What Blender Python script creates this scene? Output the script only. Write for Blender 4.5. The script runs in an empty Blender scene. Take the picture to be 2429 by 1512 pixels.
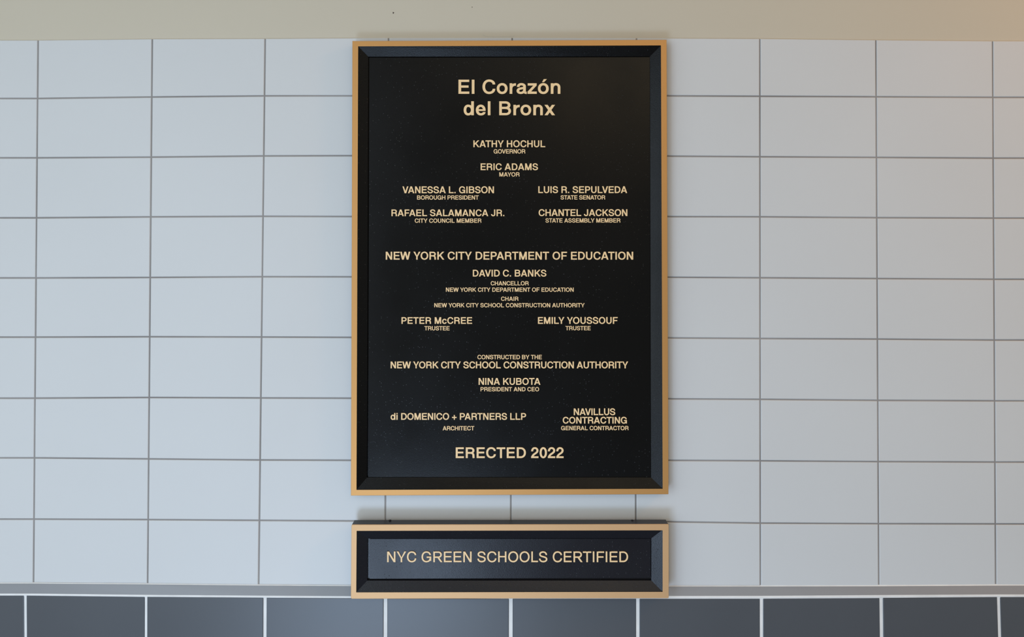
import bpy, bmesh, math, random
from mathutils import Vector, Matrix

random.seed(7)
scn = bpy.context.scene
col = scn.collection

# ------------------------------------------------------------------ camera, world, lights, exposure
W, H = 2429, 1512
F_PX = 1767.0                     # focal length in pixels (about a 26 mm phone lens)
CAM = Vector((0.0, -1.19, 1.60))
PITCH = math.radians(0.67)
PPX, PPY = 1214.5, 539.3          # optical axis (the picture is the lower crop of a level shot)
cam_data = bpy.data.cameras.new('camera')
cam_data.sensor_width = 36.0
cam_data.lens = F_PX * 36.0 / W
cam_data.shift_y = (PPY - H / 2) / W
cam_data.clip_start = 0.01
cam = bpy.data.objects.new('camera', cam_data)
cam.location = CAM
cam.rotation_euler = (math.pi / 2 + PITCH, 0, 0)
col.objects.link(cam)
scn.camera = cam
CAM_R = cam.rotation_euler.to_matrix()

world = bpy.data.worlds.new('world')
scn.world = world
world.use_nodes = True
bg = world.node_tree.nodes['Background']
bg.inputs['Color'].default_value = (1.0, 0.99, 0.85, 1)
bg.inputs['Strength'].default_value = 0.32

def area(name, loc, target, sx, sy, power, color):
    l = bpy.data.lights.new(name, 'AREA')
    l.shape = 'RECTANGLE'; l.size = sx; l.size_y = sy
    l.energy = power; l.color = color
    o = bpy.data.objects.new(name, l)
    o.location = loc
    d = Vector(target) - Vector(loc)
    o.rotation_euler = d.to_track_quat('-Z', 'Y').to_euler()
    col.objects.link(o)
    return o

# low daylight, a tall window in front on the left, a fill light added further left to brighten that side, a warm lamp by the right wall,
# a warm corridor lamp far behind on the right, the ceiling lamp
area('low_daylight', (-0.48, -1.80, 0.24), (0.70, 0, 0.95), 0.8, 0.45, 15.5, (0.56, 0.74, 1.0))
area('window_daylight', (-1.2, -1.85, 1.45), (0.0, 0, 1.25), 0.9, 2.0, 14.8, (0.7, 0.85, 1.0))
area('left_fill_light', (-2.5, -1.5, 1.3), (-0.4, 0, 1.3), 1.0, 1.6, 6.0, (0.8, 0.9, 1.0))
area('warm_lamp', (1.75, -0.75, 2.55), (1.2, -0.1, 1.5), 0.35, 0.35, 6.0, (1.0, 0.45, 0.12))
area('corridor_lamp', (0.72, -3.2, 2.5), (0.2, 0, 1.6), 1.1, 0.6, 3.8, (1.0, 0.74, 0.42))
area('ceiling_lamp', (0.5, -2.3, 2.7), (0.5, -1.9, 0), 2.0, 1.0, 10.0, (1.0, 0.84, 0.58))

scn.view_settings.view_transform = 'Standard'
scn.view_settings.look = 'None'
scn.view_settings.gamma = 1.0
scn.view_settings.use_curve_mapping = False
scn.view_settings.exposure = 0.07

# ------------------------------------------------------------------ helpers
def at(px, py, y=0.0):
    """world point on the vertical plane Y = y seen at photo pixel (px, py)"""
    d = CAM_R @ Vector(((px - PPX) / F_PX, (PPY - py) / F_PX, -1.0))
    t = (y - CAM.y) / d.y
    return CAM + d * t

def link(name, verts, faces, mat, parent=None, origin=(0, 0, 0), smooth=False):
    o0 = Vector(origin)
    me = bpy.data.meshes.new(name)
    me.from_pydata([tuple(Vector(v) - o0) for v in verts], [], faces)
    me.update()
    bm = bmesh.new(); bm.from_mesh(me)
    bmesh.ops.recalc_face_normals(bm, faces=bm.faces)
    bm.to_mesh(me); bm.free()
    if smooth:
        for p in me.polygons: p.use_smooth = True
    me.materials.append(mat)
    o = bpy.data.objects.new(name, me)
    col.objects.link(o)
    if parent:
        o.parent = parent
    else:
        o.location = o0
    return o

class MB:
    def __init__(self): self.v = []; self.f = []
    def add(self, verts, faces):
        n = len(self.v)
        self.v += [Vector(p) for p in verts]
        self.f += [tuple(i + n for i in q) for q in faces]
    def box(self, a, b):
        x0, y0, z0 = a; x1, y1, z1 = b
        self.add([(x0,y0,z0),(x1,y0,z0),(x1,y1,z0),(x0,y1,z0),(x0,y0,z1),(x1,y0,z1),(x1,y1,z1),(x0,y1,z1)],
                 [(0,3,2,1),(4,5,6,7),(0,1,5,4),(1,2,6,5),(2,3,7,6),(3,0,4,7)])
    def build(self, name, mat, parent=None, origin=(0,0,0), smooth=False):
        return link(name, self.v, self.f, mat, parent, origin, smooth)

def nodes(mat):
    mat.use_nodes = True
    nt = mat.node_tree
    return nt, nt.nodes['Principled BSDF']

def make_mat(name, color, rough=0.5, metal=0.0, spec=0.5, mottle=0.0, mottle_scale=3.0,
             bump=0.0, bump_scale=100.0, bump_dist=0.001, coat=0.0, detail=3.0, rough_var=0.0):
    m = bpy.data.materials.new(name)
    nt, b = nodes(m)
    b.inputs['Base Color'].default_value = (*color, 1)
    b.inputs['Roughness'].default_value = rough
    b.inputs['Metallic'].default_value = metal
    b.inputs['Specular IOR Level'].default_value = spec
    b.inputs['Coat Weight'].default_value = coat
    tc = nt.nodes.new('ShaderNodeTexCoord')
    if mottle:
        n = nt.nodes.new('ShaderNodeTexNoise')
        n.inputs['Scale'].default_value = mottle_scale; n.inputs['Detail'].default_value = 4
        nt.links.new(tc.outputs['Object'], n.inputs['Vector'])
        r = nt.nodes.new('ShaderNodeValToRGB')
        r.color_ramp.elements[0].position = 0.3; r.color_ramp.elements[1].position = 0.7
        r.color_ramp.elements[0].color = (*[c * (1 - mottle) for c in color], 1)
        r.color_ramp.elements[1].color = (*[min(1, c * (1 + mottle)) for c in color], 1)
        nt.links.new(n.outputs['Fac'], r.inputs['Fac'])
        nt.links.new(r.outputs['Color'], b.inputs['Base Color'])
    if rough_var:
        n = nt.nodes.new('ShaderNodeTexNoise')
        n.inputs['Scale'].default_value = 6.0; n.inputs['Detail'].default_value = 5
        nt.links.new(tc.outputs['Object'], n.inputs['Vector'])
        mr = nt.nodes.new('ShaderNodeMapRange')
        mr.inputs['From Min'].default_value = 0.3; mr.inputs['From Max'].default_value = 0.7
        mr.inputs['To Min'].default_value = rough - rough_var; mr.inputs['To Max'].default_value = rough + rough_var
        nt.links.new(n.outputs['Fac'], mr.inputs['Value'])
        nt.links.new(mr.outputs['Result'], b.inputs['Roughness'])
    if bump:
        n = nt.nodes.new('ShaderNodeTexNoise')
        n.inputs['Scale'].default_value = bump_scale; n.inputs['Detail'].default_value = detail
        nt.links.new(tc.outputs['Object'], n.inputs['Vector'])
        bp = nt.nodes.new('ShaderNodeBump')
        bp.inputs['Strength'].default_value = bump; bp.inputs['Distance'].default_value = bump_dist
        nt.links.new(n.outputs['Fac'], bp.inputs['Height'])
        nt.links.new(bp.outputs['Normal'], b.inputs['Normal'])
    return m

def brushed(name, color, rough, metal, horizontal=True):
    """satin brass with fine brushing lines"""
    m = bpy.data.materials.new(name)
    nt, b = nodes(m)
    b.inputs['Base Color'].default_value = (*color, 1)
    b.inputs['Roughness'].default_value = rough
    b.inputs['Metallic'].default_value = metal
    tc = nt.nodes.new('ShaderNodeTexCoord')
    mp = nt.nodes.new('ShaderNodeMapping')
    mp.inputs['Scale'].default_value = (60, 60, 1500) if horizontal else (1500, 60, 60)
    n = nt.nodes.new('ShaderNodeTexNoise'); n.inputs['Scale'].default_value = 1.0; n.inputs['Detail'].default_value = 3
    nt.links.new(tc.outputs['Object'], mp.inputs['Vector']); nt.links.new(mp.outputs['Vector'], n.inputs['Vector'])
    bp = nt.nodes.new('ShaderNodeBump'); bp.inputs['Strength'].default_value = 0.12; bp.inputs['Distance'].default_value = 0.0003
    nt.links.new(n.outputs['Fac'], bp.inputs['Height']); nt.links.new(bp.outputs['Normal'], b.inputs['Normal'])
    return m

M_PAINT = make_mat('cream_wall_paint', (0.625, 0.568, 0.46), rough=0.6, mottle=0.015, mottle_scale=2.5, bump=0.06, bump_scale=160, bump_dist=0.001)
M_TILE = make_mat('white_glazed_tile', (0.685, 0.70, 0.715), rough=0.45, spec=0.35, mottle=0.012, mottle_scale=4, bump=0.035, bump_scale=9, bump_dist=0.004, detail=2)
M_GROUT = make_mat('grey_grout', (0.30, 0.285, 0.28), rough=0.9, mottle=0.22, mottle_scale=4, bump=0.3, bump_scale=700, bump_dist=0.0005)
M_DARK = make_mat('slate_grey_tile', (0.09, 0.098, 0.112), rough=0.36, spec=0.45, mottle=0.04, mottle_scale=5, bump=0.02, bump_scale=9, bump_dist=0.004, detail=2)
M_WGROUT = make_mat('white_grout', (0.86, 0.86, 0.86), rough=0.85, mottle=0.05, mottle_scale=40, bump=0.2, bump_scale=700, bump_dist=0.0005)
M_CAP = make_mat('grey_cap_tile', (0.31, 0.325, 0.355), rough=0.3, spec=0.5, mottle=0.03, mottle_scale=5)
M_BRASS = brushed('satin_brass', (0.62, 0.32, 0.105), 0.46, 0.5, True)
M_BRASS_L = brushed('light_satin_brass', (0.72, 0.44, 0.22), 0.52, 0.4, True)
M_LETTER = make_mat('polished_letter_bronze', (1.0, 0.705, 0.375), rough=0.5, metal=0.0, spec=0.7, bump=0.05, bump_scale=900, bump_dist=0.0002)
M_FLOOR = make_mat('grey_terrazzo', (0.14, 0.135, 0.13), rough=0.35, mottle=0.2, mottle_scale=90)
M_CEIL = make_mat('white_ceiling_paint', (0.62, 0.62, 0.60), rough=0.8, mottle=0.02)
M_MARK = make_mat('dark_speck', (0.08, 0.06, 0.05), rough=0.8)
M_TEAL = make_mat('faint_pencil', (0.44, 0.47, 0.43), rough=0.8)
M_STEEL = make_mat('blackened_steel', (0.05, 0.05, 0.055), rough=0.3, metal=0.8)

def pebbled(name, color, rough, strength, grain=0.35, spec=0.22):
    """black powder coat with an orange-peel / pebble grain"""
    m = bpy.data.materials.new(name)
    nt, b = nodes(m)
    b.inputs['Base Color'].default_value = (*color, 1)
    b.inputs['Roughness'].default_value = rough
    b.inputs['Specular IOR Level'].default_value = spec
    tc = nt.nodes.new('ShaderNodeTexCoord')
    n1 = nt.nodes.new('ShaderNodeTexNoise'); n1.inputs['Scale'].default_value = 900; n1.inputs['Detail'].default_value = 2
    v = nt.nodes.new('ShaderNodeTexVoronoi'); v.inputs['Scale'].default_value = 430
    big = nt.nodes.new('ShaderNodeTexNoise'); big.inputs['Scale'].default_value = 7; big.inputs['Detail'].default_value = 4
    for t in (n1, v, big): nt.links.new(tc.outputs['Object'], t.inputs['Vector'])
    # sparse pimples: bumps only near some voronoi centres
    mr = nt.nodes.new('ShaderNodeMapRange')
    mr.inputs['From Min'].default_value = 0.0; mr.inputs['From Max'].default_value = 0.34
    mr.inputs['To Min'].default_value = 1.0; mr.inputs['To Max'].default_value = 0.0
    nt.links.new(v.outputs['Distance'], mr.inputs['Value'])
    ad = nt.nodes.new('ShaderNodeMath'); ad.operation = 'MULTIPLY_ADD'
    ad.inputs[1].default_value = 0.8
    sel = nt.nodes.new('ShaderNodeMath'); sel.operation = 'GREATER_THAN'; sel.inputs[1].default_value = 0.92
    sep = nt.nodes.new('ShaderNodeSeparateColor')
    nt.links.new(v.outputs['Color'], sep.inputs['Color']); nt.links.new(sep.outputs['Red'], sel.inputs[0])
    mu = nt.nodes.new('ShaderNodeMath'); mu.operation = 'MULTIPLY'
    den = nt.nodes.new('ShaderNodeMapRange')                           # they come in drifts
    den.inputs['From Min'].default_value = 0.38; den.inputs['From Max'].default_value = 0.62
    den.inputs['To Min'].default_value = 0.15
    nt.links.new(big.outputs['Fac'], den.inputs['Value'])
    mm = nt.nodes.new('ShaderNodeMath'); mm.operation = 'MULTIPLY'
    nt.links.new(sel.outputs['Value'], mm.inputs[0]); nt.links.new(den.outputs['Result'], mm.inputs[1])
    nt.links.new(mr.outputs['Result'], mu.inputs[0]); nt.links.new(mm.outputs['Value'], mu.inputs[1])
    fine = nt.nodes.new('ShaderNodeMath'); fine.operation = 'MULTIPLY'; fine.inputs[1].default_value = grain
    nt.links.new(n1.outputs['Fac'], fine.inputs[0])
    nt.links.new(mu.outputs['Value'], ad.inputs[0]); nt.links.new(fine.outputs['Value'], ad.inputs[2])
    bp = nt.nodes.new('ShaderNodeBump'); bp.inputs['Strength'].default_value = strength; bp.inputs['Distance'].default_value = 0.00035
    nt.links.new(ad.outputs['Value'], bp.inputs['Height']); nt.links.new(bp.outputs['Normal'], b.inputs['Normal'])
    mr2 = nt.nodes.new('ShaderNodeMapRange')
    mr2.inputs['From Min'].default_value = 0.35; mr2.inputs['From Max'].default_value = 0.65
    mr2.inputs['To Min'].default_value = rough - 0.04; mr2.inputs['To Max'].default_value = rough + 0.05
    nt.links.new(big.outputs['Fac'], mr2.inputs['Value'])
    # the pimples are rougher, thicker drops of the coat
    for sock, lo_out, lo_val, hi_val in (('Roughness', mr2.outputs['Result'], rough, 0.50), ('Specular IOR Level', None, spec, 1.0)):
        mx = nt.nodes.new('ShaderNodeMix'); mx.data_type = 'FLOAT'
        mx.inputs['A'].default_value = lo_val; mx.inputs['B'].default_value = hi_val
        if lo_out: nt.links.new(lo_out, mx.inputs['A'])
        nt.links.new(mu.outputs['Value'], mx.inputs['Factor']); nt.links.new(mx.outputs['Result'], b.inputs[sock])
    return m

M_BLACK = pebbled('black_powder_coat', (0.0032, 0.0032, 0.0036), 0.27, 0.9, 0.18, 0.165)
M_BEVEL = pebbled('black_pebbled_coat', (0.0032, 0.0032, 0.0036), 0.26, 1.0, 0.5, 0.18)
M_BLACK_L = pebbled('charcoal_powder_coat', (0.013, 0.0125, 0.0165), 0.28, 0.9, 0.3, 0.2)
M_BEVEL_L = pebbled('charcoal_pebbled_coat', (0.0120, 0.0128, 0.0180), 0.28, 1.0, 0.5, 0.3)
M_EDGE = make_mat('black_satin_edge', (0.02, 0.02, 0.024), rough=0.4, bump=0.1, bump_scale=500, bump_dist=0.0003)

# ------------------------------------------------------------------ the wall, surveyed on its tile joints
COL_T = [90, 361, 629, 921.5, 1215, 1510, 1802.7, 2078, 2354.8]      # joints at the top edge (y 95)
COL_B = [79, 350, 613.5, 913, 1211.5, 1508, 1804, 2085, 2362.5]      # joints at the bottom edge (y 1388)
ROWS = [
    [95.5, 92.5, 91.7, 90, 89.5, 90.5, 92, 95, 97.5],
    [233.5, 230, 227.3, 227, 227, 227, 228.3, 229.6, 231],
    [374.5, 372.8, 370, 369, 369.5, 370, 372, 373.6, 375.4],
    [517, 514.7, 513.3, 514, 514, 514, 514.6, 516.7, 517.8],
    [659.7, 658.6, 656.8, 657, 657.3, 657.6, 659.4, 661.3, 663],
    [800.3, 799.4, 800, 801, 801.3, 801.6, 803.6, 805, 807.4],
    [945.3, 943.6, 944.7, 945.5, 946, 946.4, 948, 950.5, 951.7],
    [1087, 1089.4, 1092, 1093, 1093, 1092.5, 1094, 1096, 1097.1],
    [1232.5, 1233.6, 1235.4, 1237.3, 1237.3, 1237.8, 1242, 1243.4, 1244],
    [1384, 1386, 1388.7, 1390.5, 1391, 1391, 1391, 1390.5, 1389],
]
NEXT = 6                                                             # more tiles to each side, beyond the photo
def extend(pts, step_l=0.186, step_r=0.186):
    l = [pts[0] + Vector((-step_l * k, 0, 0)) for k in range(NEXT, 0, -1)]
    r = [pts[-1] + Vector((step_r * k, 0, 0)) for k in range(1, NEXT + 1)]
    return l + list(pts) + r
GRID = []
for r in ROWS:
    pts = []
    for c in range(9):
        f = (r[c] - 95) / (1388 - 95)
        pts.append(at(COL_T[c] + (COL_B[c] - COL_T[c]) * f, r[c], 0.0))
    GRID.append(extend(pts))
X0, X1 = -2.3, 2.3

def tile_mesh(mb, quad, y_front, y_back, gap, bev):
    """one bevelled tile; quad = bl, br, tr, tl (x, z); tiny random tilt as tiles are set by hand"""
    cx = sum(p[0] for p in quad) / 4; cz = sum(p[1] for p in quad) / 4
    def inset(d):
        out = []
        for (x, z) in quad:
            out.append((x - math.copysign(d, x - cx), z - math.copysign(d, z - cz)))
        return out
    ta, tb, to = random.uniform(-1, 1) * 0.0011, random.uniform(-1, 1) * 0.0016, random.uniform(-0.0002, 0.0002)
    def yy(x, z, y): return y + to + ta * (x - cx) + tb * (z - cz)
    rings = [(gap, y_back, False), (gap, y_front + bev, True), (gap + bev * 0.3, y_front + bev * 0.3, True), (gap + bev, y_front, True)]
    vs = []
    for d, y, t in rings:
        for (x, z) in inset(d):
            vs.append((x, yy(x, z, y) if t else y, z))
    fs = []
    for k in range(3):
        for i in range(4):
            j = (i + 1) % 4
            fs.append((k*4+i, k*4+j, (k+1)*4+j, (k+1)*4+i))
    fs.append((12, 13, 14, 15))
    mb.add(vs, fs)

# painted plaster wall, full height, the tile field stands 2 mm proud of it
mb = MB(); mb.box((X0, 0.0022, 0.0), (X1, 0.12, 2.75))
wall = mb.build('wall_back', M_PAINT, origin=(0, 0, 0))
wall['kind'] = 'structure'; wall['category'] = 'wall'
wall['label'] = 'cream painted wall band above the white and slate grey tiling'

nc = len(GRID[0])
mb = MB()
for r in range(len(GRID) - 1):
    for c in range(nc - 1):
        bl, br, tr, tl = GRID[r+1][c], GRID[r+1][c+1], GRID[r][c+1], GRID[r][c]
        if r == 0: tr, tl = tr + Vector((0, 0, .0011)), tl + Vector((0, 0, .0011))   # paint runs up to the top tiles
        tile_mesh(mb, [(bl.x, bl.z), (br.x, br.z), (tr.x, tr.z), (tl.x, tl.z)], 0.0, 0.002, 0.0010, 0.0011)
white_tiling = mb.build('white_tiling', M_TILE, wall)
white_tiling['label'] = 'white glazed tiles'
# grout bed between the white tiles
mb = MB()
top = [p.z - 0.0004 for p in GRID[0]]; bot = [p.z for p in GRID[-1]]; xs_t = [p.x for p in GRID[0]]; xs_b = [p.x for p in GRID[-1]]
for c in range(nc - 1):
    mb.add([(xs_b[c], 0.0008, bot[c]), (xs_b[c+1], 0.0008, bot[c+1]), (xs_t[c+1], 0.0008, top[c+1]), (xs_t[c], 0.0008, top[c])], [(0, 1, 2, 3)])
mb.build('grey_grout', M_GROUT, wall)['label'] = 'thin grey grout joints'

# slate grey tiling below the cap, 8.5 mm proud of the white tiles
YD = -0.0085
DJ_T = [59.5, 346.1, 628.3, 914.3, 1211.6, 1513, 1806.5, 2090.7, 2369]
DJ_B = [60.9, 346, 628, 914, 1211.4, 1513, 1806.5, 2092, 2372.7]
D_TOP = [1413.5, 1416.5, 1418.5, 1420, 1421, 1421, 1420.5, 1419, 1417]
HALF = [0.0021, 0.0019, 0.0025, 0.0029, 0.0029, 0.0026, 0.0024, 0.0026, 0.0024]
topd = extend([at(DJ_T[c], D_TOP[c], YD) for c in range(9)], 0.195, 0.19)
low = extend([at(DJ_B[c], 1512, YD) for c in range(9)], 0.195, 0.19)
HALFX = [0.0024] * NEXT + HALF + [0.0024] * NEXT
mb = MB()
Z_ROW = [None, 0.934, 0.830, 0.726, 0.622, 0.518, 0.414, 0.310, 0.206, 0.102, 0.0]
for r in range(10):
    for c in range(nc - 1):
        def pt(k, row):
            if row == 0: return topd[k].x, topd[k].z
            x = low[k].x
            return x, Z_ROW[row]
        (xa, za), (xb, zb), (xc, zc), (xd, zd) = pt(c, r + 1), pt(c + 1, r + 1), pt(c + 1, r), pt(c, r)
        h0, h1 = HALFX[c], HALFX[c + 1]
        gz = 0.0016 if r else 0.0
        tile_mesh(mb, [(xa + h0, za + 0.0016), (xb - h1, zb + 0.0016), (xc - h1, zc - gz), (xd + h0, zd - gz)], YD, YD + 0.003, 0.0, 0.0009)
mb.build('slate_tiling', M_DARK, wall)['label'] = 'slate grey glazed tiles below the ledge'
mb = MB()
for c in range(nc - 1):                                              # grout bed, just behind the tile faces
    x0, x1, t0, t1 = topd[c].x, topd[c + 1].x, topd[c].z - 0.0002, topd[c + 1].z - 0.0002
    mb.add([(x0, YD + .0009, 0), (x1, YD + .0009, 0), (x1, YD + .0009, t1), (x0, YD + .0009, t0), (x0, .0015, t0), (x1, .0015, t1)], [(0, 1, 2, 3), (3, 2, 5, 4)])
mb.build('white_grout', M_WGROUT, wall)['label'] = 'wide white grout joints between the slate tiles'

# little marks on the paint
def blob(name, px, py, rad, mat, label):
    c = at(px, py, 0.0022)
    vs, fs = [], []
    n = 10
    for k in range(n):
        a = 2 * math.pi * k / n; rr = rad * (1 + 0.25 * math.sin(3 * a + 1))
        vs.append((c.x + rr * math.cos(a), 0.0022, c.z + rr * 1.2 * math.sin(a)))
    vs.append((c.x, 0.0017, c.z))
    fs = [(k, (k + 1) % n, n) for k in range(n)]
    o = link(name, vs, fs, mat, wall); o['label'] = label
blob('paint_speck', 933, 30.5, 0.0012, M_MARK, 'tiny dark speck on the paint')
blob('paint_speck', 1120, 17, 0.0007, M_MARK, 'faint speck on the paint')
pl = [at(x, y, 0.0021) for x, y in ((1145.5, 83), (1150, 85.2), (1157, 87.2), (1170, 87.8), (1195, 87.6), (1216, 87.2), (1220.5, 84.5))]
mb = MB()
for a, b in zip(pl, pl[1:]):
    d = (b - a).normalized(); nrm = Vector((-d.z, 0, d.x)) * 0.00016
    mb.add([a + nrm, b + nrm, b - nrm, a - nrm], [(0, 1, 2, 3)])
mb.build('pencil_mark', M_TEAL, wall)['label'] = 'faint greenish pencil stroke on the paint'

# sloped cap tile (ledge) over the slate tiling
CAP_F = [1409.0, 1412.0, 1413.8, 1415.6, 1415.6, 1414.8, 1414.4, 1412.5, 1411]
cap_back = [p.copy() for p in GRID[-1]]
cap_front = extend([at(COL_B[c], CAP_F[c], YD + 0.0006) for c in range(9)])
cap_low = extend([at(COL_B[c], D_TOP[c], YD + 0.0006) for c in range(9)])
mb = MB()
for c in range(nc - 1):
    a0, a1 = cap_back[c], cap_back[c + 1]
    b0, b1 = cap_front[c], cap_front[c + 1]
    z0 = 0.0004
    v = [Vector((a0.x, 0.0014, a0.z - z0)), Vector((a1.x, 0.0014, a1.z - z0)), Vector((a1.x, -0.0002, a1.z - z0)), Vector((a0.x, -0.0002, a0.z - z0)), b0, b1]
    mb.add(v, [(0, 1, 2, 3), (3, 2, 5, 4)])
trim = mb.build('trim_1', M_CAP)
trim['kind'] = 'structure'; trim['category'] = 'trim'
trim['label'] = 'sloped grey cap tile ledge between white tiles and slate tiles'
mb = MB()
for c in range(nc - 1):
    b0, b1, d0, d1 = cap_front[c], cap_front[c + 1], cap_low[c], cap_low[c + 1]
    m0, m1 = (b0 + d0) / 2 + Vector((0, -0.0006, 0)), (b1 + d1) / 2 + Vector((0, -0.0006, 0))
    mb.add([b0, b1, m1, m0, d1 - Vector((0, 0, .0012)), d0 - Vector((0, 0, .0012))], [(0, 1, 2, 3), (3, 2, 4, 5)])
mb.build('grout_edge', M_WGROUT, trim)['label'] = 'white grout line along the front of the ledge'
mb = MB()
for c in range(nc - 1):
    a0, a1 = cap_back[c], cap_back[c + 1]
    wz = 0.0007 if c < NEXT + 6 else 0.0014
    mb.add([a0 + Vector((0, .0008, wz)), a1 + Vector((0, .0008, wz)), a1 + Vector((0, -.0007, -0.0005)), a0 + Vector((0, -.0007, -0.0005))], [(0, 1, 2, 3)])
mb.build('caulk_line', M_WGROUT, trim)['label'] = 'white caulk line along the back of the ledge'

# floor and ceiling of the corridor (outside the photo)
mb = MB(); mb.box((X0, -3.4, -0.1), (X1, 0.12, 0.0))
o = mb.build('floor', M_FLOOR); o['kind'] = 'structure'; o['label'] = 'grey speckled floor below the tiled wall'; o['category'] = 'floor'
mb = MB(); mb.box((X0, -3.4, 2.75), (X1, 0.12, 2.85))
o = mb.build('ceiling', M_CEIL); o['kind'] = 'structure'; o['label'] = 'white ceiling above the tiled wall'; o['category'] = 'ceiling'

# ------------------------------------------------------------------ lettering: outlines drawn stroke by stroke
CAPH, XH = 718.0, 534.0
KAP = 0.585
ADV = dict(A=722,B=722,C=722,D=722,E=667,F=611,G=778,H=722,I=278,J=556,K=722,L=611,M=833,N=722,O=778,P=667,R=722,S=667,T=611,U=722,V=667,W=944,Y=667)
ADV.update({'a':556,'c':556,'d':611,'e':556,'i':278,'l':278,'n':611,'o':611,'ó':611,'r':389,'x':556,'z':500,'0':556,'2':556,'.':278,'+':584,' ':278})
BOX = dict(A=(20,702),B=(76,676),C=(42,688),D=(76,688),E=(76,621),F=(76,590),G=(42,713),H=(71,651),I=(69,209),J=(22,484),K=(80,722),L=(76,583),M=(69,765),N=(69,654),O=(40,738),P=(76,630),R=(76,677),S=(37,631),T=(14,598),U=(72,651),V=(14,653),W=(6,938),Y=(8,660))
BOX.update({'a':(28,536),'c':(33,524),'d':(33,551),'e':(30,528),'i':(69,209),'l':(69,209),'n':(64,547),'o':(32,578),'ó':(32,578),'r':(64,384),'x':(10,546),'z':(18,482),'0':(34,522),'2':(26,516),'.':(64,214),'+':(40,544)})
ADV_T = dict(ADV, A=667, B=667, C=722, J=500, K=667, L=556)
BOX_T = {k: (a + (4 if a > 60 else 0), b) for k, (a, b) in BOX.items()}
BOX_T.update(A=(5,660),B=(76,628),C=(46,680),D=(80,674),E=(80,616),F=(80,585),G=(48,710),H=(80,642),I=(92,186),L=(76,530),N=(78,642),O=(46,732),R=(80,700),S=(46,618),T=(18,592),Y=(10,656))
KERN = {'AV':-60,'VA':-60,'AT':-60,'TA':-60,'AY':-70,'YA':-70,'LY':-75,'LV':-70,'LT':-65,'PA':-70,'FA':-55,'YO':-30,'OY':-30,'VE':-10,'KO':-20,'OV':-20,'RT':-15,'RY':-20,'P.':-90,'TR':-5,'ra':-8,'ro':-8}

def q(p0, p1, start):
    """quarter curve from p0 to p1, leaving horizontally ('h') or vertically ('v')"""
    (x0, y0), (x1, y1) = p0, p1
    if start == 'h': c1, c2 = (x0 + KAP * (x1 - x0), y0), (x1, y1 - KAP * (y1 - y0))
    else:            c1, c2 = (x0, y0 + KAP * (y1 - y0)), (x1 - KAP * (x1 - x0), y1)
    return (p0, c1, c2, p1)
def ln(p0, p1):
    return (p0, (p0[0] + (p1[0]-p0[0])/3, p0[1] + (p1[1]-p0[1])/3), (p0[0] + 2*(p1[0]-p0[0])/3, p0[1] + 2*(p1[1]-p0[1])/3), p1)

def stroke(segs, S, B, n=9):
    """sweep an elliptical pen (S wide, B high) along cubic segments -> (left, right) outline rails"""
    L, R = [], []
    for si, (p0, c1, c2, p1) in enumerate(segs):
        straight = abs((p1[0]-p0[0])*(c1[1]-p0[1]) - (p1[1]-p0[1])*(c1[0]-p0[0])) < 1e-6
        m = 1 if straight else n
        for k in range(m + 1):
            if si and k == 0: continue
            t = k / m; u = 1 - t
            x = u*u*u*p0[0] + 3*u*u*t*c1[0] + 3*u*t*t*c2[0] + t*t*t*p1[0]
            y = u*u*u*p0[1] + 3*u*u*t*c1[1] + 3*u*t*t*c2[1] + t*t*t*p1[1]
            dx = 3*u*u*(c1[0]-p0[0]) + 6*u*t*(c2[0]-c1[0]) + 3*t*t*(p1[0]-c2[0])
            dy = 3*u*u*(c1[1]-p0[1]) + 6*u*t*(c2[1]-c1[1]) + 3*t*t*(p1[1]-c2[1])
            d = math.hypot(dx, dy) or 1.0
            nx, ny = -dy / d, dx / d
            L.append((x + nx * S / 2, y + ny * B / 2)); R.append((x - nx * S / 2, y - ny * B / 2))
    return ('s', L, R)
def rect(x0, y0, x1, y1): return ('p', [(x0, y0), (x1, y0), (x1, y1), (x0, y1)])
def poly(*pts): return ('p', list(pts))

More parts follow.
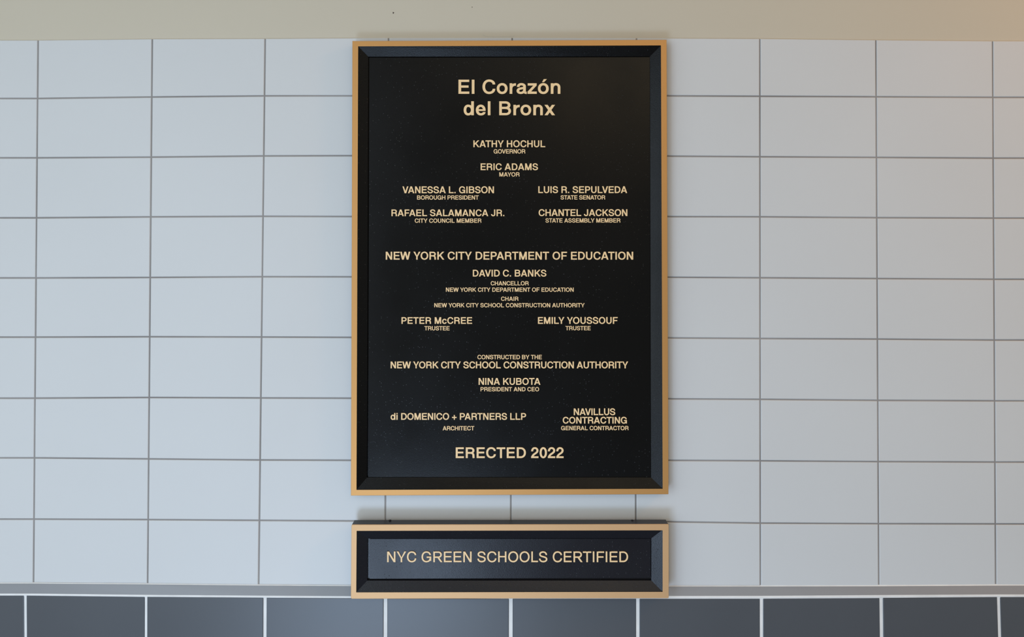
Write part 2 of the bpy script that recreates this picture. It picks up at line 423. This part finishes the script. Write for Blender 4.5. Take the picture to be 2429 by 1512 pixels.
def glyph(ch, S, B, thin=False):
    l, r = (BOX_T if thin else BOX)[ch]
    Hc, X, o = CAPH, XH, 11
    m = (l + r) / 2
    hs, hb = S / 2, B / 2
    D = S * 1.10                      # horizontal width of a diagonal
    if ch in 'AV':
        a = S * 0.60
        if ch == 'A':
            t = 0.215 * Hc
            def ex(y): return (m - a + 0) * (y / Hc) + l * (1 - y / Hc)
            return [poly((l, 0), (l + D, 0), (m - a + D, Hc), (m - a, Hc)), poly((r - D, 0), (r, 0), (m + a, Hc), (m + a - D, Hc)),
                    rect(ex(t) + D * .8, t, r + l - ex(t) - D * .8, t + B * .98)]
        return [poly((l, Hc), (l + D, Hc), (m - a + D, 0), (m - a, 0)), poly((r - D, Hc), (r, Hc), (m + a, 0), (m + a - D, 0))]
    if ch == 'W':
        w = (r - l); a = S * .58; x1, x2 = l + w * .272, l + w * .728
        return [poly((l, Hc), (l + D, Hc), (x1 - a + D, 0), (x1 - a, 0)), poly((m - a, Hc), (m - a + D, Hc), (x1 + a, 0), (x1 + a - D, 0)),
                poly((m + a - D, Hc), (m + a, Hc), (x2 - a + D, 0), (x2 - a, 0)), poly((r - D, Hc), (r, Hc), (x2 + a, 0), (x2 + a - D, 0))]
    if ch == 'M':
        a = S * .56; E = S * 1.12
        return [rect(l, 0, l + S, Hc), rect(r - S, 0, r, Hc), poly((l + S*.05, Hc), (l + S*.05 + E*1.08, Hc), (m + a, 0), (m + a - E, 0)),
                poly((r - S*.05 - E*1.08, Hc), (r - S*.05, Hc), (m - a + E, 0), (m - a, 0))]
    if ch == 'N':
        E = S * 1.16
        return [rect(l, 0, l + S, Hc), rect(r - S, 0, r, Hc), poly((l, Hc), (l + E, Hc), (r, 0), (r - E, 0))]
    if ch == 'K':
        return [rect(l, 0, l + S, Hc), poly((l + S*.6, 0.245*Hc), (l + S*.6, 0.475*Hc), (r - S*1.42, Hc), (r - S*.10, Hc)),
                poly((l + S*1.55, .50*Hc), (l + S*2.35, .60*Hc), (r, 0), (r - S*1.26, 0))]
    if ch == 'Y':
        yj = .38 * Hc
        return [rect(m - hs, 0, m + hs, yj), poly((l, Hc), (l + D*1.08, Hc), (m + hs, yj*.80), (m - hs, yj*.98)), poly((r - D*1.08, Hc), (r, Hc), (m + hs, yj*.98), (m - hs, yj*.80))]
    if ch == 'x':
        E = S * 1.2
        return [poly((l, X), (l + E, X), (r, 0), (r - E, 0)), poly((r - E, X), (r, X), (l + E, 0), (l, 0))]
    if ch == 'z':
        return [rect(l + 8, X - B, r - 6, X), rect(l, 0, r, B), poly((l, B*.95), (l + S*1.25, B*.95), (r - 6, X - B*.95), (r - 6 - S*1.25, X - B*.95))]
    if ch == 'E':
        return [rect(l, 0, l + S, Hc), rect(l, 0, r, B), rect(l, Hc - B, r - 6, Hc), rect(l, .515*Hc - hb, r - 38, .515*Hc + hb)]
    if ch == 'F':
        return [rect(l, 0, l + S, Hc), rect(l, Hc - B, r, Hc), rect(l, .48*Hc - hb, r - 45, .48*Hc + hb)]
    if ch == 'H':
        return [rect(l, 0, l + S, Hc), rect(r - S, 0, r, Hc), rect(l, .515*Hc - hb, r, .515*Hc + hb)]
    if ch in 'Il': return [rect(m - hs, 0, m + hs, Hc)]
    if ch == 'i': return [rect(m - hs, 0, m + hs, X - 8), rect(m - hs, Hc - B*1.02, m + hs, Hc)]
    if ch == 'L': return [rect(l, 0, l + S, Hc), rect(l, 0, r, B)]
    if ch == 'T': return [rect(m - hs, 0, m + hs, Hc), rect(l, Hc - B, r, Hc)]
    if ch == '.': return [rect(m - hs, 0, m + hs, S * .98)]
    if ch == '+':
        y = 253
        return [rect(l, y - hb*.98, r, y + hb*.98), rect(m - hb, y - (r-l)/2, m + hb, y + (r-l)/2)]
    if ch in 'Ooó0':
        top = Hc if ch in 'O0' else X
        yt, yb, ym = top + o - hb, hb - o, top / 2
        L, R, T, Bm = (l + hs, ym), (r - hs, ym), (m, yt), (m, yb)
        g = [stroke([q(T, L, 'h'), q(L, Bm, 'v'), q(Bm, R, 'h'), q(R, T, 'v')], S, B)]
        if ch == 'ó': g.append(poly((m - 62, X + 62), (m + 38, X + 62), (m + 178, X + 210), (m + 22, X + 210)))
        return g
    if ch in 'Cc':
        top = Hc if ch == 'C' else X
        yt, yb, ym = top + o - hb, hb - o, top / 2
        mm = m + 8
        return [stroke([q((r - hs - 4, .665*top), (mm, yt), 'v'), q((mm, yt), (l + hs, ym), 'h'), q((l + hs, ym), (mm, yb), 'v'), q((mm, yb), (r - hs, .352*top), 'h')], S, B)]
    if ch == 'G':
        yt, yb, ym = Hc + o - hb, hb - o, Hc / 2
        mm = m - 4; rr = r - 30
        g = [stroke([q((rr - hs + 8, .668*Hc), (mm, yt), 'v'), q((mm, yt), (l + hs, ym), 'h'), q((l + hs, ym), (mm - 6, yb), 'v'), q((mm - 6, yb), (rr - hs + 12, .34*Hc), 'h')], S, B),
             rect(m + 20, .525*Hc - B, r, .525*Hc)]
        if thin: g.append(rect(r - S, .12*Hc, r, .5*Hc))
        else: g.append(rect(r - S*.70, 0, r, .5*Hc))
        return g
    if ch == 'D':
        xc = l + (r - l) * .44
        R = (r - hs, Hc / 2)
        return [rect(l, 0, l + S, Hc), stroke([ln((l + hs, Hc - hb), (xc, Hc - hb)), q((xc, Hc - hb), R, 'h'), q(R, (xc, hb), 'v'), ln((xc, hb), (l + hs, hb))], S, B)]
    if ch == 'B':
        xu, xl = l + (r - l) * .52, l + (r - l) * .56
        ymid = .525 * Hc
        Ru, Rl = (r - 30 - hs, (Hc - hb + ymid) / 2), (r - hs, (hb + ymid) / 2)
        return [rect(l, 0, l + S, Hc), stroke([ln((l + hs, Hc - hb), (xu, Hc - hb)), q((xu, Hc - hb), Ru, 'h'), q(Ru, (xu, ymid), 'v'), ln((xu, ymid), (l + hs, ymid))], S, B),
                stroke([ln((l + hs, ymid), (xl, ymid)), q((xl, ymid), Rl, 'h'), q(Rl, (xl, hb), 'v'), ln((xl, hb), (l + hs, hb))], S, B)]
    if ch == 'P':
        xu = l + (r - l) * .53; yb = .365*Hc + hb; R = (r - hs, (Hc - hb + yb) / 2)
        return [rect(l, 0, l + S, Hc), stroke([ln((l + hs, Hc - hb), (xu, Hc - hb)), q((xu, Hc - hb), R, 'h'), q(R, (xu, yb), 'v'), ln((xu, yb), (l + hs, yb))], S, B)]
    if ch == 'R':
        xu = l + (r - l) * .55; yb = .405*Hc + hb; rr = r - (45 if thin else 22); R = (rr - hs, (Hc - hb + yb) / 2)
        g = [rect(l, 0, l + S, Hc), stroke([ln((l + hs, Hc - hb), (xu, Hc - hb)), q((xu, Hc - hb), R, 'h'), q(R, (xu, yb), 'v'), ln((xu, yb), (l + hs, yb))], S, B)]
        if thin:
            g.append(poly((l + (r-l)*.42, .44*Hc), (l + (r-l)*.62, .46*Hc), (r, 0), (r - S*1.25, 0)))
        else:
            xk = r - hs - 22
            g.append(stroke([ln((xu - 60, yb), (xu - 40, yb)), q((xu - 40, yb), (xk, .27*Hc), 'h'), ln((xk, .27*Hc), (xk + 5, .10*Hc)), ln((xk + 5, .10*Hc), (xk + 20, 0))], S, B))
        return g
    if ch == 'J':
        yb = hb - o; xr = r - hs; mm = (l + r) / 2
        return [stroke([ln((xr, Hc), (xr, .27*Hc)), q((xr, .27*Hc), (mm, yb), 'v'), q((mm, yb), (l + hs, .30*Hc), 'h')], S, B)]
    if ch == 'U':
        yb = hb - o
        return [stroke([ln((l + hs, Hc), (l + hs, .38*Hc)), q((l + hs, .38*Hc), (m, yb), 'v'), q((m, yb), (r - hs, .38*Hc), 'h'), ln((r - hs, .38*Hc), (r - hs, Hc))], S, B)]
    if ch == 'S':
        yt, yb = Hc + o - hb, hb - o
        lu, rl = l + hs + 14, r - hs
        yu, yl = .735*Hc, .268*Hc
        c = (m, .5*Hc + 4)
        sl = ((r - l) * .24, -.052 * Hc)
        up = ((lu, yu), (lu, yu - .145*Hc), (c[0] - sl[0], c[1] - sl[1]), c)
        dn = (c, (c[0] + sl[0], c[1] + sl[1]), (rl, yl + .150*Hc), (rl, yl))
        return [stroke([q((r - hs - 20, .675*Hc), (m - 2, yt), 'v'), q((m - 2, yt), (lu, yu), 'h'), up, dn, q((rl, yl), (m, yb), 'v'), q((m, yb), (l + hs, .325*Hc), 'h')], S, B)]
    if ch == '2':
        yt = Hc + o - hb
        return [stroke([q((l + hs, .635*Hc), (m, yt), 'v'), q((m, yt), (r - hs, .70*Hc), 'h'),
                        ((r - hs, .70*Hc), (r - hs, .43*Hc), (l + S*.95, .42*Hc), (l + S*.56, .02*Hc + B*.5))], S, B), rect(l, 0, r, B)]
    if ch == 'n':
        yt = X + o - hb; R = (r - hs, .62*X); mm = (l + r) / 2 + 18
        return [rect(l, 0, l + S, X), stroke([q((l + hs + 6, .56*X), (mm, yt), 'v'), q((mm, yt), R, 'h'), ln(R, (r - hs, 0))], S, B)]
    if ch == 'r':
        return [rect(l, 0, l + S, X), stroke([q((l + hs + 4, .50*X), (r - 18, X - hb*1.05), 'v'), ln((r - 18, X - hb*1.05), (r, X - hb*1.05))], S, B*1.06)]
    if ch == 'd':
        yt, yb, ym = X + o - hb, hb - o, X / 2
        m2 = (l + r - hs) / 2 - 4; rb = r - S*.62
        L, R, T, Bm = (l + hs, ym), (rb, ym), (m2, yt), (m2, yb)
        return [rect(r - S, 0, r, Hc), stroke([q(T, L, 'h'), q(L, Bm, 'v'), q(Bm, R, 'h'), q(R, T, 'v')], S, B)]
    if ch == 'e':
        yt, yb, ym = X + o - hb, hb - o, X / 2
        return [rect(l + hs, ym - B*.40, r - 4, ym + B*.36), stroke([q((r - hs, ym - B*.1), (m, yt), 'v'), q((m, yt), (l + hs, ym), 'h'), q((l + hs, ym), (m, yb), 'v'), q((m, yb), (r - hs - 6, .30*X), 'h')], S, B)]
    if ch == 'a':
        yt, yb = X + o - hb, hb - o
        rs = r - 42 - hs; mm = (l + rs + hs) / 2 - 8
        return [stroke([q((l + hs + 14, .655*X), (mm + 12, yt), 'v'), q((mm + 12, yt), (rs, .70*X), 'h'), ln((rs, .70*X), (rs, .20*X)), q((rs, .20*X), (r, hb*.85), 'v')], S, B),
                stroke([ln((rs, .555*X), (mm + 90, .545*X)), ((mm + 90, .545*X), (mm - 60, .50*X), (l + hs, .47*X), (l + hs, .285*X)), q((l + hs, .285*X), (mm - 14, yb), 'v'), q((mm - 14, yb), (rs, .42*X), 'h')], S, B*.94)]
    return []

def text_line(txt, left, right, base, cap, y_top, y_panel, S, B, thin=False):
    """returns a mesh builder with one line of raised letters; left/right/base/cap in photo pixels"""
    adv, box = (ADV_T, BOX_T) if thin else (ADV, BOX)
    p0, p1, pc = at(left, base, y_top), at(right, base, y_top), at(left, cap, y_top)
    s = (pc.z - p0.z) / CAPH
    xs, x, first = [], 0.0, box[txt[0]][0]
    for i, ch in enumerate(txt):
        xs.append(x)
        x += adv[ch] + (KERN.get(txt[i:i+2], 0) if i + 1 < len(txt) else 0)
    nat = xs[-1] + box[txt[-1]][1] - first
    want = (p1.x - p0.x) / s
    hsc = 1.0 + 0.45 * (want / nat - 1.0)               # share the misfit between set width and tracking
    hsc = max(0.93, min(1.05, hsc))
    tr = (want - nat * hsc) / max(1, len(txt) - 1)
    mb = MB()
    for i, ch in enumerate(txt):
        if ch == ' ': continue
        ox = (xs[i] - first) * hsc + tr * i
        fw = lambda p: (p0.x + (ox + p[0] * hsc) * s, p0.z + p[1] * s)
        for gi, g in enumerate(glyph(ch, S, B, thin)):
            y_face = y_top + 0.00004 * gi          # strokes of one letter overlap, never in one plane
            if g[0] == 'p':
                pts = [fw(p) for p in g[1]]; n = len(pts)
                vs = [(a, y_face, b) for a, b in pts] + [(a, y_panel, b) for a, b in pts]
                fs = [tuple(range(n))] + [(k, (k+1) % n, n + (k+1) % n, n + k) for k in range(n)]
                mb.add(vs, fs)
            else:
                L, R = [fw(p) for p in g[1]], [fw(p) for p in g[2]]
                n = len(L)
                vs = [(a, y_face, b) for a, b in L] + [(a, y_face, b) for a, b in R] + [(a, y_panel, b) for a, b in L] + [(a, y_panel, b) for a, b in R]
                fs = []
                for k in range(n - 1):
                    fs += [(k, k+1, n+k+1, n+k), (k, k+1, 2*n+k+1, 2*n+k), (n+k, n+k+1, 3*n+k+1, 3*n+k)]
                fs += [(0, n, 3*n, 2*n), (n-1, 2*n-1, 4*n-1, 3*n-1)]
                mb.add(vs, fs)
    return mb

# ------------------------------------------------------------------ plaques
def loop(corners, y, rad=0.0001, n=4):
    """rounded quad; corners tl, tr, br, bl as photo pixels seen at depth y"""
    P = [at(px, py, y) for px, py in corners]
    out = []
    for i in range(4):
        p, a, b = P[i], P[i-1], P[(i+1) % 4]
        u, w = (a - p).normalized(), (b - p).normalized()
        for k in range(n + 1):
            t = k / n
            s, e = p + u * rad, p + w * rad
            out.append((1-t)**2 * s + 2*(1-t)*t * p + t*t * e)
    return out
def set_y(lp, y): return [Vector((p.x, y, p.z)) for p in lp]
def bridge(mb, loops, cap_first=False, cap_last=False):
    n = len(loops[0]); vs = [v for lp in loops for v in lp]; fs = []
    for k in range(len(loops) - 1):
        for i in range(n):
            j = (i + 1) % n
            fs.append((k*n+i, k*n+j, (k+1)*n+j, (k+1)*n+i))
    if cap_first: fs.append(tuple(range(n)))
    if cap_last: fs.append(tuple(range((len(loops)-1)*n, len(loops)*n)))
    mb.add(vs, fs)

def shrink(lp, d):
    c = sum(lp, Vector()) / len(lp)
    return [Vector((p.x - math.copysign(d, p.x - c.x), p.y, p.z - math.copysign(d, p.z - c.z))) for p in lp]

def plaque(name, label, outer, inner, border, panel, y_back, y_front, rad, brass, black, bevel, lip):
    y_bev, y_lip = y_front + 0.0010, y_front + 0.0080
    y_pan = y_lip + lip
    o_loop = loop(outer, y_front, rad)
    i_loop = loop(inner, y_front)
    b_loop = loop(border, y_lip)
    p_loop = loop(panel, y_pan)
    base = Vector((sum(p.x for p in o_loop) / len(o_loop), y_back, min(p.z for p in o_loop)))
    root = bpy.data.objects.new(name, None)
    root.location = base; root.empty_display_size = 0.1
    root['label'] = label; root['category'] = 'plaque'
    col.objects.link(root)
    # black cast body: sides and back
    mb = MB()
    sq = shrink(loop(outer, y_front, 0.0004), 0.0004)
    bridge(mb, [set_y(sq, y_back), set_y(sq, y_front + 0.0016)], cap_first=True)
    mb.build('body', M_EDGE, root, base)['label'] = 'black satin sides'
    # brass rim
    mb = MB()
    bridge(mb, [set_y(o_loop, y_front + 0.0016), set_y(o_loop, y_front + 0.0004), set_y(shrink(o_loop, 0.0004), y_front),
                set_y(shrink(i_loop, -0.0009), y_front), set_y(i_loop, y_front + 0.0007), set_y(i_loop, y_front + 0.003)])
    mb.build('rim', brass, root, base)['label'] = 'satin brass rim'
    # black sloping border with a short inner wall and the bottom of the recess
    mb = MB()
    bridge(mb, [set_y(i_loop, y_bev), b_loop, set_y(shrink(b_loop, 0.0002), y_pan + 0.0032)], cap_last=True)
    mb.build('border', bevel, root, base)['label'] = 'black pebbled sloping border'
    # the panel is a plate of its own, a narrow groove stays open around it
    mb = MB()
    bridge(mb, [p_loop, set_y(p_loop, y_pan + 0.003)], cap_first=True)
    mb.build('panel', black, root, base)['label'] = 'black pebbled panel'
    return root, base, y_pan

up, up0, up_pan = plaque('dedication_plaque', 'tall black plaque with brass rim and many raised lines of names',
    [(835.8, 97.3), (1581.3, 94.3), (1585.8, 1173.3), (832.3, 1176.6)],
    [(848.2, 108.6), (1569.2, 106.4), (1573.3, 1161.6), (844.2, 1164.3)],
    [(873.6, 134.4), (1541.8, 134), (1544.3, 1133.3), (870.4, 1133.5)],
    [(876.2, 137.2), (1541.2, 135.6), (1543.4, 1133.0), (873.2, 1133.2)], -0.0003, -0.0200, 0.0003, M_BRASS, M_BLACK, M_BEVEL, 0.0010)
LINES = [
    ('title_line', 'El Corazón', 1087.5, 1329.3, 222.6, 189.1), ('title_line', 'del Bronx', 1099.8, 1316.6, 273.4, 240.4),
    ('name_line', 'KATHY HOCHUL', 1122.9, 1293.5, 349.3, 333.2), ('role_line', 'GOVERNOR', 1170.9, 1246.1, 364.3, 354.2),
    ('name_line', 'ERIC ADAMS', 1140.1, 1276.2, 403.8, 387.8), ('role_line', 'MAYOR', 1184.4, 1232.4, 418.9, 408.9),
    ('name_line', 'VANESSA L. GIBSON', 954.6, 1171.7, 458.6, 442.4), ('role_line', 'BOROUGH PRESIDENT', 989.3, 1135.6, 473.8, 463.8),
    ('name_line', 'RAFAEL SALAMANCA JR.', 928.6, 1196.5, 513.1, 497.2), ('role_line', 'CITY COUNCIL MEMBER', 983.8, 1141.9, 528.7, 518.7),
    ('name_line', 'LUIS R. SEPULVEDA', 1276.9, 1487.7, 458.2, 442.1), ('role_line', 'STATE SENATOR', 1329.8, 1435.6, 473.5, 463.5),
    ('name_line', 'CHANTEL JACKSON', 1277.7, 1488.2, 512.8, 496.7), ('role_line', 'STATE ASSEMBLY MEMBER', 1293.9, 1471.7, 528.2, 518.2),
    ('heading_line', 'NEW YORK CITY DEPARTMENT OF EDUCATION', 915, 1502, 616.3, 597.5),
    ('name_line', 'DAVID C. BANKS', 1121.6, 1296.1, 656.4, 640.3), ('role_line', 'CHANCELLOR', 1164, 1254, 677.4, 667.5),
    ('role_line', 'NEW YORK CITY DEPARTMENT OF EDUCATION', 1057.7, 1360.8, 692.5, 682.6), ('role_line', 'CHAIR', 1188.5, 1229.7, 714, 704.2),
    ('role_line', 'NEW YORK CITY SCHOOL CONSTRUCTION AUTHORITY', 1030.1, 1386.8, 729.4, 719.5),
    ('name_line', 'PETER McCREE', 952.3, 1119.9, 768.7, 752.9), ('role_line', 'TRUSTEE', 1006.6, 1066.4, 784.2, 774.2),
    ('name_line', 'EMILY YOUSSOUF', 1276.1, 1465.2, 768.7, 752.6), ('role_line', 'TRUSTEE', 1341.5, 1401.1, 783.9, 774),
    ('role_line', 'CONSTRUCTED BY THE', 1132.5, 1285.3, 852.7, 842.5),
    ('heading_line', 'NEW YORK CITY SCHOOL CONSTRUCTION AUTHORITY', 926.6, 1490.1, 874.3, 858.2),
    ('name_line', 'NINA KUBOTA', 1135.3, 1281.9, 913.4, 897.3), ('role_line', 'PRESIDENT AND CEO', 1139.9, 1278.8, 928.8, 918.9),
    ('name_line', 'di DOMENICO + PARTNERS LLP', 926.6, 1248, 996.5, 980.5), ('role_line', 'ARCHITECT', 1050, 1125, 1021.5, 1011.5),
    ('name_line', 'NAVILLUS', 1361.1, 1459.5, 985.4, 969.5), ('name_line', 'CONTRACTING', 1334.9, 1487.1, 1005.4, 989.7),
    ('role_line', 'GENERAL CONTRACTOR', 1331, 1491, 1021.1, 1011.2),
    ('date_line', 'ERECTED 2022', 1081, 1336.9, 1087.3, 1062),
]
for nm, txt, l, r, b, c in LINES:
    mbt = text_line(txt, l, r, b, c, up_pan - 0.0013, up_pan + 0.0001, 134, 114)
    o = mbt.build(nm, M_LETTER, up, up0)
    o['label'] = {'title_line': 'large raised bronze title letters', 'name_line': 'raised bronze name letters', 'role_line': 'small raised bronze letters',
                  'heading_line': 'wide line of raised bronze letters', 'date_line': 'raised bronze date at the foot'}[nm]

lo, lo0, lo_pan = plaque('certification_plaque', 'long low black plaque with brass rim and one line of raised lettering',
    [(833.6, 1245.6), (1586.2, 1244.4), (1586.4, 1420.2), (832.2, 1421.5)],
    [(844.6, 1258.6), (1573.2, 1257.4), (1573.2, 1406.3), (843.6, 1407.6)],
    [(871.2, 1278.2), (1545, 1277.6), (1545, 1378), (871, 1378.2)],
    [(877.2, 1279.4), (1543.2, 1278.6), (1543.2, 1371.6), (877.0, 1373.6)], -0.0102, -0.0302, 0.0022, M_BRASS_L, M_BLACK_L, M_BEVEL_L, 0.0012)
o = text_line('NYC GREEN SCHOOLS CERTIFIED', 918.3, 1490, 1334.4, 1309.2, lo_pan - 0.0013, lo_pan + 0.0001, 104, 90, thin=True).build('inscription_line', M_LETTER, lo, lo0)
o['label'] = 'one line of raised bronze capital letters'
def screw(px):
    ztop = at(px, 1240, -0.014).z
    t = at(px, 1238.0, -0.0145)
    zt = max(v.z for v in loop([(833.6, 1245.6), (1586.2, 1244.4), (1586.4, 1420.2), (832.2, 1421.5)], -0.0302)) - 0.0006
    vs, fs, n = [], [], 12
    for (rr, zz) in ((0.0020, zt - 0.001), (0.0020, zt + 0.0008), (0.0014, zt + 0.0013)):
        for k in range(n):
            a = 2 * math.pi * k / n
            vs.append((t.x + rr * math.cos(a), -0.0135 + rr * math.sin(a), zz))
    for k in range(2):
        for i in range(n):
            j = (i + 1) % n
            fs.append((k*n+i, k*n+j, (k+1)*n+j, (k+1)*n+i))
    fs.append(tuple(range(2*n, 3*n)))
    link('set_screw', vs, fs, M_STEEL, lo, lo0)['label'] = 'small dark set screw on the top edge'
screw(925); screw(1500)
